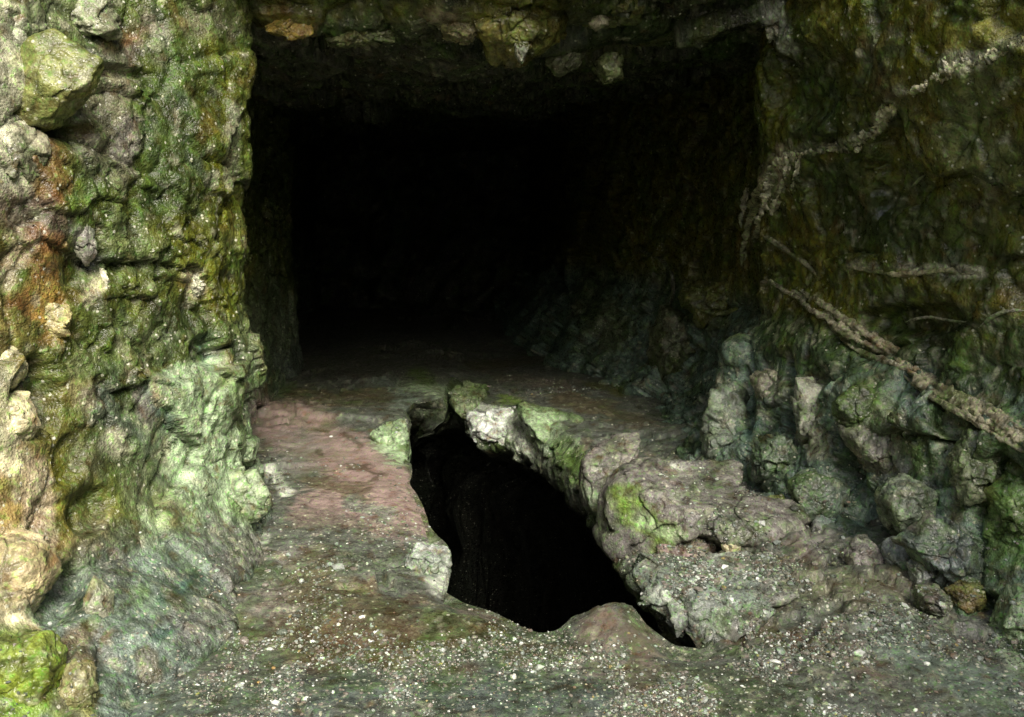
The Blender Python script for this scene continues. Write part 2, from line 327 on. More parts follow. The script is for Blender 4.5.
# --- floor
S(290,425,380,480,48,'pink',1.,.05,.2); S(330,500,420,510,38,'pink',.9,.3,.4); S(300,440,300,470,24,'mauve',.6,.08); S(430,510,440,540,12,'mauve',.8,.2); S(310,480,350,490,18,'brown',.75,.3,.9); S(350,465,380,475,8,'soil',.85,.1,.9); S(316,430,328,431,3,'soil',.9,.1); S(318,452,322,456,4,'soil',.8,.1); S(345,435,360,445,4,'soil',.7,.1); S(370,430,385,436,4,'brown',.8,.1); S(290,400,390,400,16,'brown',.6,.3)
S(305,520,380,525,14,'pinkd',.6,.6); S(385,440,400,455,14,'whitegreen',.9,.4); S(400,430,404,445,8,'moss',.6,.2); S(430,550,440,580,18,'white',.7,.4); S(415,560,430,565,12,'tealgrey',.8,.3)
S(270,470,285,490,10,'white',.7,1.); S(350,505,385,515,12,'tealgrey',.6,.7); S(220,530,300,560,22,'mauve',.6,.8)
S(410,385,440,390,14,'whitegreen',.7,.6); S(380,385,400,400,16,'tealgrey',.6,.4); S(420,370,425,380,14,'moss',.7,.6); S(300,390,380,395,14,'brown',.8,.3)
S(500,378,570,385,16,'pinkd',.85,.3); S(570,400,640,420,22,'brown',.8,.3); S(480,365,530,360,16,'brown',.7,.3); S(590,385,620,390,10,'olive',.7,.9)
S(472,412,500,420,16,'white',.75,.8); S(500,425,530,440,18,'white',.7,.8); S(505,400,530,405,12,'bmoss',.7,.3); S(540,425,560,450,20,'whitegreen',.75,.6); S(560,450,580,470,16,'moss',.7,.4); S(455,390,470,405,10,'moss',.7,.6)
S(300,600,400,640,60,'brown',.8,.5); S(410,600,500,615,14,'soil',.6,.3); S(330,660,400,650,30,'soil',.8,.2,.4); S(450,625,500,632,12,'soil',.8,.2,.4); S(200,620,260,600,36,'mauve',.55,.9); S(160,700,300,700,30,'slate',.7,1.); S(350,685,600,692,30,'slate',.85,1.); S(440,665,470,672,14,'soil',.7,.4); S(250,640,330,650,22,'soil',.6,.3)
S(440,640,560,650,26,'dgreen',.6,1.); S(640,640,600,625,26,'pinkd',.9,.2); S(600,660,680,690,30,'pinkd',.7,.4); S(680,680,800,700,26,'dgreen',.5,.9)
S(740,630,870,660,20,'soil',.8,.1,.4); S(560,625,640,640,22,'pinkd',.9,.05,.3); S(460,610,510,622,7,'pinkd',.7,.1); S(840,640,880,670,20,'pinkd',.7,.3); S(740,620,760,600,14,'soil',.6,.2)
S(680,560,780,580,40,'grey',.8,1.); S(760,520,820,540,26,'mauve',.8,.7); S(820,590,900,600,26,'grey',.8,1.); S(900,640,980,690,40,'tealgrey',.75,1.); S(690,480,740,500,26,'mauve',.8,.5)
S(640,440,680,440,10,'slate',.7,.3)

def colour(P, base=None, seed=0, splats=True, dark=None, vary=1., film=1., flat=False):
    n = len(P)
    n1 = fbm(P, .42, 4, 901+seed); n2 = fbm(P, .16, 4, 911+seed); n3 = fbm(P, .05, 4, 921+seed); n4 = fbm(P+3, .022, 3, 931+seed)
    A = lambda c: np.array(C[c], f32)[None]
    mix = lambda a, b, t: a*(1-t[:, None])+b*t[:, None]
    if base is None:
        col = mix(A('greygreen')+0*P, A('olive'), sstep(-.15, .25, n1))
        col = mix(col, A('grey'), sstep(.05, .35, n2)*.8)
    else:
        base = np.asarray(base, f32); col = (base if base.ndim == 2 else base[None])+0*P
    sp = np.full(n, .45, f32)
    rx = (n3*.9+n2*.9)
    if splats:
        for a, b, ra, rb, c, s, spk, nz in SPL:
            R = max(ra, rb); lo = np.minimum(a, b)-R*4; hi = np.maximum(a, b)+R*4
            idx = np.where(((P > lo) & (P < hi)).all(1))[0]
            if not len(idx): continue
            Q = P[idx]-a; e = b-a; L = e@e+1e-9; t = np.clip(Q@e/L, 0, 1); v = Q-t[:, None]*e
            u = (a+b)/2-EYE; u = u/np.linalg.norm(u); al = v@u
            d = np.sqrt(np.maximum((v*v).sum(1)-al*al, 0)+(.3*al)**2)/(ra+(rb-ra)*t)
            w = sstep(1.15, .45, d+rx[idx]*nz*1.3)*s
            col[idx] = col[idx]*(1-w[:, None])+c[None]*w[:, None]; sp[idx] = sp[idx]*(1-w)+spk*w
    # finer veining and staining
    def tint(c, w):
        nonlocal col
        col = mix(col, A(c)*.5+.5*col*1.0, np.clip(w, 0, 1)*vary)
    tint('dgreen', sstep(.18, .45, n3)*.95); tint('dgreen', sstep(.15, .4, n2-.3*n4)*.8)
    tint('pale', sstep(.28, .5, -n3+.3*n4)*.9); tint('rust', sstep(.3, .5, fbm(P, .11, 3, 951+seed))*.5)
    tint('slate', sstep(.25, .5, fbm(P, .13, 3, 961+seed))*.6); tint('moss', sstep(.25, .5, fbm(P, .09, 3, 971+seed))*.6)
    # thin growth of dark moss in blotches, and streaks where water runs down
    fm = fbm(P+40, .12, 5, 981+seed, .6)+.35*n1; st = fbm(P*np.array([1, 1, .28], f32), .035, 4, 991+seed, .6)
    up = sstep(.15, .6, P[:, 2]) if not flat else 0*n1
    low = 1-.8*sstep(.9, 1.3, P[:, 2])
    wf = np.clip(sstep(.02, .22, fm)*.72+up*low*sstep(.08, .3, st)*.6, 0, .85)*film
    gc = mix(A('dgreen')+0*P, A('moss')*.75, sstep(-.1, .3, n2+n4)); col = mix(col, gc*.75+col*.25, wf)
    col = mix(col, A('pale')*.6+col*.6, up*low*sstep(.16, .34, -st)*.45*film)
    col = col*(1+vary*(.32*n4+.40*n3))[:, None]
    if dark is not None: col = col*(1-.35*np.exp(-(dark/.05)**2))[:, None]     # darker along the facet borders
    return np.clip(col, .008, .9), sp

# ------------------------------------------------------------------ materials
def rock_material(name, bump=1., scale=1., rough=(.18, .6), speck=1., spec=.5):
    m = bpy.data.materials.new(name); m.use_nodes = True; nt = m.node_tree; nd = nt.nodes; ln = nt.links
    bs = nd['Principled BSDF']
    def node(t, **k):
        n = nd.new(t)
        for a, b in k.items(): setattr(n, a, b)
        return n
    def math_(op, a, b=None, clamp=False):
        n = node('ShaderNodeMath', operation=op, use_clamp=clamp)
        for i, v in enumerate((a, b)):
            if v is None: continue
            if isinstance(v, (int, float)): n.inputs[i].default_value = v
            else: ln.new(v, n.inputs[i])
        return n.outputs[0]
    def ramp(x, a, b, c=0., d=1.):
        n = node('ShaderNodeMapRange', interpolation_type='SMOOTHSTEP'); ln.new(x, n.inputs[0])
        for i, v in zip((1, 2, 3, 4), (a, b, c, d)): n.inputs[i].default_value = v
        return n.outputs[0]
    geo = node('ShaderNodeNewGeometry'); pos = geo.outputs['Position']
    def noise(s, det=6, r=.6, dist=0.):
        n = node('ShaderNodeTexNoise'); ln.new(pos, n.inputs['Vector']); n.inputs['Scale'].default_value = s*scale
        n.inputs['Detail'].default_value = det; n.inputs['Roughness'].default_value = r; n.inputs['Distortion'].default_value = dist
        return n
    att = node('ShaderNodeAttribute', attribute_name='Col')
    a, b, c = noise(14, 5, .65, 0), noise(52, 3, .65, 0), noise(170, 1, .6)
    v = node('ShaderNodeTexVoronoi'); ln.new(pos, v.inputs['Vector']); v.inputs['Scale'].default_value = 95*scale
    vs_ = node('ShaderNodeTexVoronoi'); ln.new(pos, vs_.inputs['Vector']); vs_.inputs['Scale'].default_value = 55*scale; vs_.inputs['Randomness'].default_value = 1
    # value variation
    k = math_('MULTIPLY', ramp(a.outputs[0], .3, .7, .55, 1.5), ramp(b.outputs[0], .3, .72, .7, 1.35))
    k = math_('MULTIPLY', k, ramp(c.outputs[0], .3, .7, .88, 1.12))
    k = math_('ADD', 1., math_('MULTIPLY', math_('SUBTRACT', k, 1.), ramp(att.outputs['Alpha'], 0, .5, .3, 1.)))
    mul = node('ShaderNodeVectorMath', operation='SCALE'); ln.new(att.outputs['Color'], mul.inputs[0]); ln.new(k, mul.inputs['Scale'])
    # hue variation: patches of green and of brown film
    hue = node('ShaderNodeMixRGB', blend_type='MULTIPLY'); ln.new(ramp(b.outputs[0], .5, .68), hue.inputs[0]); ln.new(mul.outputs[0], hue.inputs[1]); hue.inputs[2].default_value = (.62, .95, .5, 1)
    hue2 = node('ShaderNodeMixRGB', blend_type='MULTIPLY'); ln.new(ramp(a.outputs[0], .45, .3), hue2.inputs[0]); ln.new(hue.outputs[0], hue2.inputs[1]); hue2.inputs[2].default_value = (1.1, .85, .65, 1)
    # pale flecks: minerals, and wet glints painted into the colour
    sepc = node('ShaderNodeSeparateColor'); ln.new(vs_.outputs['Color'], sepc.inputs[0])
    dens = ramp(att.outputs['Alpha'], 0, 1, 1.0, .72)
    fl = math_('GREATER_THAN', sepc.outputs[0], dens)
    fl = math_('MULTIPLY', fl, ramp(vs_.outputs['Distance'], .42, .22))
    fl = math_('MULTIPLY', fl, ramp(a.outputs[0], .40, .54, 0., .85*speck))
    mf = node('ShaderNodeMixRGB'); ln.new(fl, mf.inputs[0]); ln.new(hue2.outputs[0], mf.inputs[1])
    fc = node('ShaderNodeMixRGB'); ln.new(sepc.outputs[1], fc.inputs[0]); fc.inputs[1].default_value = (.62, .62, .52, 1); fc.inputs[2].default_value = (.38, .40, .24, 1)
    ln.new(fc.outputs[0], mf.inputs[2]); ln.new(mf.outputs[0], bs.inputs['Base Color'])
    ln.new(ramp(b.outputs[0], .35, .65, *rough), bs.inputs['Roughness']); bs.inputs['Specular IOR Level'].default_value = spec
    # bump: grains, pits, cracks
    h = math_('ADD', math_('MULTIPLY', a.outputs[0], 1.0), math_('MULTIPLY', b.outputs[0], .5))
    h = math_('ADD', h, math_('MULTIPLY', c.outputs[0], .12))
    h = math_('ADD', h, math_('MULTIPLY', ramp(v.outputs['Distance'], .1, .7), -.12))
    h = math_('ADD', h, math_('MULTIPLY', fl, .12))
    bp = node('ShaderNodeBump'); ln.new(ramp(att.outputs['Alpha'], 0, .6, .35, 1.), bp.inputs['Strength']); bp.inputs['Distance'].default_value = .014*bump
    ln.new(h, bp.inputs['Height']); ln.new(bp.outputs[0], bs.inputs['Normal'])
    return m
MAT = rock_material('wet_mossy_rock')
MATF = rock_material('gritty_cave_floor', bump=.55, rough=(.25, .8), speck=1.)
MATS = rock_material('boulder_stone', bump=.7, speck=.9)

def mesh_from(name, P, F, col, alpha, mat, smooth_=True):
    me = bpy.data.meshes.new(name); F = np.asarray(F); n = F.shape[1]
    me.vertices.add(len(P)); me.vertices.foreach_set('co', np.ascontiguousarray(P, dtype=f32).ravel())
    me.loops.add(F.size); me.loops.foreach_set('vertex_index', F.ravel().astype(np.int32))
    me.polygons.add(len(F)); me.polygons.foreach_set('loop_start', (np.arange(len(F))*n).astype(np.int32))
    me.update(calc_edges=True)
    me.polygons.foreach_set('use_smooth', np.full(len(F), smooth_))
    ca = me.color_attributes.new('Col', 'FLOAT_COLOR', 'POINT')
    ca.data.foreach_set('color', np.column_stack([col, alpha]).astype(f32).ravel())
    me.materials.append(mat); me.validate(); me.update()
    return me
def link(name, me, loc=(0, 0, 0), label=None, cat=None, group=None, kind=None, parent=None):
    ob = bpy.data.objects.new(name, me); COL.objects.link(ob); ob.location = loc
    if parent is not None: ob.parent = parent
    if label: ob['label'] = label
    if cat: ob['category'] = cat
    if group: ob['group'] = group
    if kind: ob['kind'] = kind
    return ob
INFO = dict(rock_wall_left='tall rough rock wall at the left, grey green with rust and pale lime stains', rock_wall_right='dark mossy rock wall at the right above a knobbly slope',
            cave_roof='rough dark rock roof and brow over the tunnel mouth', tunnel_end='dark rock face closing the far end of the tunnel', unseen_sky_blocker='unseen rough rock face added behind the viewer to block low sky light',
            ground='brown and grey gritty cave floor around the open pit', shaft='black shaft opening in the middle of the cave floor')
CATS = dict(rock_wall_left='rock wall', rock_wall_right='rock wall', cave_roof='cave roof', tunnel_end='rock wall', unseen_sky_blocker='rock wall', ground='ground', shaft='shaft')
for s in SURFS:
    base = None
    if s is FL:
        P = s.P; w = sstep(-.2, .25, fbm(P, .3, 4, 990)); base = None
        col, sp = colour(P, base=(.10, .105, .09), seed=3, vary=(.7-.5*np.exp(-(((s.P[:, 0]+.55)/.5)**2+((s.P[:, 1]-4.7)/1.)**2))).astype(f32), film=(.55*(1-np.exp(-(((s.P[:, 0]+.55)/.5)**2+((s.P[:, 1]-4.7)/1.)**2)))).astype(f32), flat=True)
    elif s is SH: 
        col, sp = colour(s.P, base=(.11, .12, .09), seed=5); dp = sstep(.22, .5, -s.P[:, 2])[:, None]; col = col*(1-dp)+(.1*col+.006)*dp  # deep shaft walls painted near black, the shade put into the colour
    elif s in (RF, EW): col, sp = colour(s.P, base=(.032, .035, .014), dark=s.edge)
    elif s is RW:
        t = sstep(.75, 1.0, s.P[:, 2])[:, None]
        b0 = np.array([.12, .135, .10])*(1-t)+np.array([.055, .065, .02])*t
        # base blended by hand: the upper wall is coated in dark olive moss
        c3, sp = colour(s.P, base=(.115, .17, .135), seed=2, dark=s.edge); c4, _ = colour(s.P, base=(.105, .095, .009), seed=2, dark=s.edge)
        col = c3*(1-t)+c4*t
    else:
        y, zz = s.P[:, 1], s.P[:, 2]; nn = fbm(s.P, .5, 3, 777)*.5
        def lay(b, c, t): return b*(1-t[:, None])+np.array(c)[None]*t[:, None]
        b0 = lay(np.array([[.085, .10, .018]])+0*s.P, (.27, .19, .07), sstep(3.35, 2.75, y+nn))          # ochre towards the entrance
        b0 = lay(b0, (.22, .275, .185), sstep(1.15, .7, zz+nn)*sstep(3.2, 3.7, y+nn)*.85)                     # lime wash low down
        b0 = lay(b0, (.145, .18, .15), sstep(.42, .2, zz+.4*nn))                                            # blue-grey at the foot
        col, sp = colour(s.P, base=b0, dark=s.edge, film=(.45+.4*sstep(.9, 1.3, zz)*sstep(2.9, 3.3, y)).astype(f32)); sp = np.maximum(sp, .55)
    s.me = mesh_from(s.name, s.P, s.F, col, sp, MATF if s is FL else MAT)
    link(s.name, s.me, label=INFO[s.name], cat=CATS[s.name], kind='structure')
#@@OBJ_START
# ------------------------------------------------------------------ boulders, slabs and crusts lying on or set in the rock
RIGHT, UP, BACK = RM[:, 0], RM[:, 1], RM[:, 2]        # camera axes, used only to size a stone from its outline
_ico = {}; ROCKS = []
def ico(sub):
    if sub not in _ico:
        import bmesh
        bm = bmesh.new(); bmesh.ops.create_icosphere(bm, subdivisions=sub, radius=1)
        V = np.array([v.co[:] for v in bm.verts]); F = np.array([[v.index for v in f.verts] for f in bm.faces]); bm.free()
        _ico[sub] = (V/np.linalg.norm(V, axis=1)[:, None], F)
    return _ico[sub]
def face_normals(P, F):
    n = np.cross(P[F[:, 1]]-P[F[:, 0]], P[F[:, 2]]-P[F[:, 0]]); N = np.zeros_like(P)
    for i in range(3): np.add.at(N, F[:, i], n)
    return N/(np.linalg.norm(N, axis=1)[:, None]+1e-12)
def rock(name, outline, label, cat, base, thick=.6, anchor=None, off=0., faces=((0, .7, 1), (-.5, 0, .9), (.5, .1, .95)), k=12, rough=1., sub=6, group=None, blend=.5, lump=0., own=(), film=.85):
    """stone whose side faces follow its outline, with front planes `faces` = (right tilt, up tilt, share of the thickness)"""
    rs = random.Random(name+label); O = np.array(outline, float); c2 = O.mean(0)
    if anchor is None: anchor = tuple(c2)
    loc, nrm, dist = at(*anchor); D = (loc-EYE) @ (-BACK) + off
    m = D/FPX; dr = ray(*c2); cen = EYE+dr*(D/(dr @ (-BACK)))
    pts = np.stack([(O[:, 0]-c2[0])*m, -(O[:, 1]-c2[1])*m], 1)
    size = math.sqrt(abs(np.sum(pts[:, 0]*np.roll(pts[:, 1], -1)-np.roll(pts[:, 0], -1)*pts[:, 1]))/2)
    T_ = thick*size; pl = []
    n = len(pts)
    for i in range(n):
        a, b = pts[i], pts[(i+1) % n]; e = b-a; nn = np.array([e[1], -e[0]]); nn /= np.linalg.norm(nn)
        h = nn @ a
        if h < 0: nn, h = -nn, -h
        h = max(h, .12*size); ph = math.radians(rs.uniform(-6, 22))
        pl.append((RIGHT*nn[0]*math.cos(ph)+UP*nn[1]*math.cos(ph)+BACK*math.sin(ph), h*math.cos(ph)*1.02+.05*T_*math.sin(ph)))
    for tx, ty, s in faces:
        v = RIGHT*tx+UP*ty+BACK; L = np.linalg.norm(v); pl.append((v/L, T_*s/L**.5))
    pl.append((-BACK, T_*.9))
    V, F = ico(sub); S_ = np.zeros(len(V))
    for nn, h in pl: S_ += np.maximum(V @ nn, 0)**k/h**k
    r = S_**(-1/k); P = V*r[:, None]
    Wp = P+cen; N = P/np.linalg.norm(P, axis=1)[:, None]
    f = rs.randrange(1000)
    h1, e1 = facet(Wp, .45*size, f); h2, e2 = facet(Wp, .16*size, f+1); h3, e3 = facet(Wp, .035, f+2)
    d = size*rough*(.11*h1+.030*h2+.03*fbm(Wp, .5*size, 4, f))+.004*rough*h3+.003*fbm(Wp, .03, 3, f)-size*.02*rough*np.exp(-(e1/.06)**2)
    d += lump*size*fbm(Wp, .22*size, 3, f+7)
    P = P+N*d[:, None]; Wp = P+cen
    col, sp = colour(Wp.astype(f32), base=C[base] if isinstance(base, str) else base, seed=f % 50, dark=e1*.6, vary=.9, splats=False, film=film)
    if blend > 0:
        c2_, sp2 = colour(Wp.astype(f32), base=C[base] if isinstance(base, str) else base, seed=f % 50, dark=e1*.6, vary=.9, film=film)
        col = col*(1-blend)+c2_*blend; sp = sp*(1-blend)+sp2*blend
    for x1, y1, x2, y2, rp, cn, st in own:                  # patches of moss or lime on this stone
        A0 = EYE+ray(x1, y1)*(D/(ray(x1, y1) @ (-BACK))); B0 = EYE+ray(x2, y2)*(D/(ray(x2, y2) @ (-BACK)))
        e = B0-A0; Q = Wp-A0; t = np.clip(Q @ e/(e @ e+1e-9), 0, 1); v = Q-t[:, None]*e; al = v @ (-BACK)
        dd = np.sqrt(np.maximum((v*v).sum(1)-al*al, 0)+(.12*al)**2)/(rp*m)
        ww = sstep(1.15, .5, dd+.8*fbm(Wp, .06, 4, f+3))*st*(.75+.5*vnoise(Wp/.03, f))
        ww = np.clip(ww, 0, 1)[:, None]; col = col*(1-ww)+np.array(C[cn])[None]*ww*(1+.35*vnoise(Wp/.012, f))[:, None]
    ROCKS.append((Wp, F))
    me = mesh_from(name, P, F, col, sp, MATS)
    return link(name, me, tuple(cen), label, cat, group)

TOPLIT = ((0, 1.3, .75), (-.45, .25, .9), (.5, .2, .95))
WALLF = ((-.3, .5, .7), (.5, .1, .7), (.1, -.6, .8))
# around the open shaft
rock('boulder', [(583, 457), (612, 440), (648, 430), (659, 441), (630, 478), (612, 527), (596, 520), (580, 492)], 'long grey-mauve boulder leaning over the right edge of the pit, left of the moss-faced boulder', 'boulder', 'mauve', .5, (616, 512), -.02, TOPLIT, lump=.03, rough=.6, own=((590, 495, 604, 515, 10, 'whitegreen', .7),))
rock('boulder', [(621, 482), (662, 453), (718, 456), (752, 478), (704, 524), (662, 553), (625, 570), (607, 546)], 'large boulder with a bright green mossy face at the right edge of the pit', 'boulder', (.19, .175, .165), .5, (655, 548), .05, ((.1, 1.6, .55), (-.75, .15, .6), (.45, .1, .9)), k=14, rough=.7, own=((628, 500, 655, 530, 20, 'bmoss', .8), (640, 520, 672, 530, 9, 'whitegreen', .6), (678, 470, 684, 472, 5, 'white', .8)))
rock('boulder', [(636, 586), (662, 562), (704, 548), (762, 546), (800, 566), (780, 596), (740, 622), (704, 643), (674, 640), (648, 612)], 'lumpy grey boulder crusted with white grit at the lower right edge of the pit', 'boulder', (.21, .225, .205), .42, (720, 615), .06, ((.0, 2.4, .5), (-.6, .5, .8), (.2, .6, .8)), lump=.10, rough=1.2, sub=7, own=((660, 580, 740, 575, 26, 'tealgrey', .6), (700, 560, 780, 556, 8, 'white', .5), (655, 590, 680, 600, 6, 'white', .6)))
rock('boulder', [(690, 505), (735, 478), (790, 488), (812, 520), (780, 545), (730, 550), (694, 535)], 'broad flat mauve-grey boulder between the mossy boulder and the right wall', 'boulder', 'mauve', .32, (745, 543), .06, ((.1, 2.4, .45), (-.4, .5, .8), (.3, .6, .8)), lump=.05, rough=1.)
rock('stone', [(722, 545), (732, 541), (741, 546), (738, 553), (726, 554)], 'small flat cream-yellow stone lying on the gritty boulder by the pit', 'stone', 'cream', .5, None, -.02, TOPLIT, sub=4, blend=0)
rock('stone', [(635, 565), (644, 556), (654, 560), (652, 572), (640, 576)], 'small pale teal stone wedged under the moss-faced boulder', 'stone', 'tealgrey', .7, (660, 575), -.02, TOPLIT, sub=5, blend=0)
rock('stone', [(655, 545), (690, 536), (724, 545), (700, 560), (665, 566)], 'reddish brown flat stone wedged between the two big boulders at the pit', 'stone', 'pink', .5, (700, 560), .04, TOPLIT, sub=5, blend=0)
rock('rim_rock', [(406, 566), (420, 542), (438, 534), (450, 552), (449, 574), (443, 588), (424, 580)], 'whitish rock tip sticking out at the left edge of the pit', 'rock', (.42, .45, .42), .3, (410, 570), .02, ((.2, 1.3, .7), (.7, .1, .9), (-.3, .3, .9)), k=14)
rock('rim_rock', [(372, 436), (384, 424), (404, 417), (409, 440), (403, 472), (388, 458)], 'pale green lime-washed rock face at the upper left edge of the pit', 'rock', 'whitegreen', .5, (380, 440), .0, TOPLIT, blend=0)
rock('rim_rock', [(448, 392), (462, 384), (482, 390), (484, 410), (470, 420), (456, 412)], 'mossy green rock at the far corner of the pit beside the narrow gap', 'rock', (.16, .20, .10), .7, (475, 398), .0, TOPLIT, blend=.3)
rock('rim_rock', [(470, 418), (488, 408), (520, 410), (534, 430), (530, 452), (500, 446), (476, 440)], 'bright white crusted rock hanging over the far edge of the pit', 'rock', (.78, .80, .76), .5, (500, 405), -.17, TOPLIT, blend=.0, rough=1.5, lump=.06, film=.4)
rock('rim_rock', [(524, 412), (556, 408), (588, 424), (603, 448), (590, 482), (566, 484), (540, 456)], 'large green mossy rock overhanging the far right edge of the pit', 'rock', (.19, .26, .13), .5, (560, 420), -.06, TOPLIT, blend=.0, rough=1., own=((530, 425, 560, 430, 14, 'whitegreen', .8), (560, 445, 585, 465, 14, 'moss', .8), (545, 455, 565, 470, 8, 'dgreen', .7)))
# foot of the right wall
rock('rock_slab', [(884, 500), (893, 487), (920, 483), (934, 494), (936, 518), (912, 540), (896, 530)], 'squarish green-grey block, topmost of the angular slabs at the foot of the right wall', 'rock slab', (.17, .20, .15), .6, None, -.05, WALLF, k=20)
rock('rock_slab', [(909, 545), (936, 520), (950, 522), (992, 566), (996, 584), (958, 590), (932, 572)], 'long smooth slate-blue slab leaning down to the right below the square block', 'rock slab', (.12, .145, .14), .4, None, -.04, WALLF, k=20)
rock('rock_slab', [(890, 556), (897, 541), (914, 552), (912, 572), (898, 582)], 'narrow upright bluish splinter left of the smooth slate slab', 'rock slab', (.20, .225, .22), .6, None, -.04, WALLF, k=20, sub=5)
rock('rock_slab', [(913, 566), (928, 556), (944, 574), (936, 588), (914, 588)], 'pale blue-grey wedge standing under the slate slab', 'rock slab', (.22, .24, .23), .5, None, -.04, WALLF, k=20, sub=5)
rock('stone', [(847, 556), (858, 541), (876, 542), (884, 560), (874, 573), (852, 574)], 'rounded mauve stone at the foot of the right wall, left of the slabs', 'stone', (.24, .22, .20), .6, None, -.04, TOPLIT)
rock('stone', [(953, 592), (968, 584), (984, 588), (984, 603), (968, 612), (955, 606)], 'brownish ochre stone beside the dark hollow at the lower right', 'stone', (.15, .11, .05), .5, None, .0, TOPLIT, blend=.2, rough=1.3)
rock('stone', [(920, 592), (944, 590), (952, 604), (938, 618), (922, 610)], 'brown-grey stone resting left of the brownish ochre stone', 'stone', 'mauve', .6, None, -.03, TOPLIT, blend=.1)
rock('stone', [(770, 500), (786, 496), (792, 512), (786, 530), (772, 526)], 'upright yellowish-green stone on the shelf against the right wall', 'stone', (.20, .20, .09), .6, None, -.05, TOPLIT, sub=5, blend=0)
rock('wall_rock', [(796, 400), (806, 382), (828, 384), (838, 410), (834, 462), (812, 470), (798, 440)], 'tall whitish knob on the lower right wall, the palest of the bulges', 'rock', (.34, .35, .28), .4, None, .10, WALLF, film=1.1, rough=1.2, blend=.3)
rock('wall_rock', [(756, 384), (764, 372), (780, 372), (790, 386), (786, 408), (764, 412)], 'round pinkish-grey knob left of the tall whitish knob', 'rock', (.20, .185, .14), .5, None, .07, WALLF, film=1.1, blend=.3)
rock('wall_rock', [(706, 430), (716, 392), (738, 388), (752, 410), (754, 466), (736, 482), (712, 470)], 'streaky blue-green column bulging from the wall above the flat boulder', 'rock', (.19, .22, .17), .35, None, .05, WALLF, rough=1.4, blend=.4)
rock('wall_rock', [(760, 440), (782, 432), (800, 452), (798, 480), (776, 492), (758, 478)], 'dark teal bulge under the round pinkish knob', 'rock', (.10, .13, .10), .45, None, .02, WALLF, blend=.2, rough=1.4)
rock('wall_rock', [(792, 488), (818, 474), (846, 484), (848, 520), (826, 532), (800, 518)], 'teal-green block below the tall whitish knob, just above the floor', 'rock', (.13, .165, .13), .5, None, .0, WALLF, blend=.2)
rock('wall_rock', [(850, 432), (878, 420), (908, 452), (904, 478), (884, 478), (864, 458)], 'mauve-grey angular ledge above the square slab', 'rock', (.20, .19, .16), .5, None, .0, WALLF, blend=.2)
rock('wall_rock', [(838, 404), (862, 388), (892, 398), (896, 420), (866, 432), (846, 424)], 'green mossy bulge right of the tall whitish knob', 'rock', (.09, .12, .05), .4, None, .05, WALLF, blend=.3)
rock('wall_rock', [(958, 462), (972, 436), (1000, 446), (1004, 490), (986, 512), (964, 500)], 'knobbly grey-green block under the right end of the diagonal seam', 'rock', (.17, .19, .12), .5, None, .0, WALLF, blend=.3, rough=1.5)
rock('wall_rock', [(1004, 500), (1022, 480), (1050, 500), (1050, 570), (1018, 570)], 'mossy green bulge at the right edge above the dark hollow', 'rock', (.10, .17, .05), .5, (1015, 530), .0, WALLF, blend=.3)
rock('wall_rock', [(1000, 632), (1018, 590), (1050, 590), (1050, 680), (1012, 668)], 'pale green rock at the bottom right corner beside the dark hollow', 'rock', (.22, .30, .18), .5, (1015, 620), .0, WALLF, blend=.3)
rock('wall_rock', [(655, 345), (668, 312), (690, 320), (692, 360), (676, 392), (660, 384)], 'dark rock buttress at the right side of the tunnel mouth', 'rock', (.09, .10, .05), .6, None, .05, WALLF, blend=.2)
rock('wall_rock', [(684, 300), (700, 284), (738, 286), (752, 302), (730, 324), (700, 322)], 'yellow-green lichened ledge left of the upper end of the diagonal seam', 'rock', (.17, .17, .04), .5, None, .02, WALLF, blend=.2, rough=1.5)
# left wall
rock('rock_slab', [(8, 104), (22, 44), (56, 28), (98, 56), (88, 84), (50, 120), (16, 128)], 'large smooth olive-yellow slab high on the left wall', 'rock slab', (.17, .18, .055), .34, None, -.07, ((.4, .3, .6), (-.3, .1, .6), (.2, -.5, .8)), k=18, blend=0, rough=.45, film=.4)
rock('rock_slab', [(-30, 20), (0, -20), (28, 0), (30, 40), (14, 96), (-20, 110)], 'pale grey slab filling the upper left corner', 'rock slab', (.27, .27, .19), .4, (12, 50), .07, WALLF, blend=.1)
rock('rock_slab', [(30, 10), (60, -20), (100, -20), (106, 30), (82, 52), (58, 34), (34, 36)], 'weathered grey-green slab above the olive-yellow slab', 'rock slab', (.21, .22, .14), .4, (70, 12), .07, WALLF, blend=.1, rough=1.5)
rock('boulder', [(-25, 125), (0, 116), (22, 126), (28, 152), (18, 188), (0, 206), (-22, 200)], 'pale grey boulder at the left edge below the olive-yellow slab', 'boulder', (.30, .29, .20), .5, (8, 160), .07, WALLF, blend=.1)
rock('boulder', [(-25, 350), (0, 342), (15, 350), (21, 372), (10, 386), (-20, 392)], 'cream boulder at the left edge, uppermost of the three bright ones', 'boulder', (.60, .54, .34), .5, (8, 365), .05, WALLF, blend=0, film=.5, rough=.8)
rock('boulder', [(-25, 400), (2, 394), (20, 402), (30, 424), (12, 446), (-20, 452)], 'pale cream boulder at the left edge, middle of the three bright ones', 'boulder', (.60, .54, .34), .5, (8, 425), .05, WALLF, blend=0, film=.5, rough=.8)
rock('boulder', [(-25, 545), (2, 538), (28, 544), (41, 574), (32, 604), (10, 634), (-20, 640)], 'cream and orange stained boulder at the left edge above the bright moss', 'boulder', (.52, .42, .25), .5, (10, 590), .05, WALLF, blend=.2, film=.6, rough=.8)
rock('boulder', [(-30, 650), (5, 642), (38, 640), (56, 662), (48, 694), (22, 722), (-30, 730)], 'bright green moss-covered boulder in the bottom left corner', 'boulder', (.20, .25, .035), .5, (20, 680), .0, WALLF, film=.3, blend=0, lump=.05)
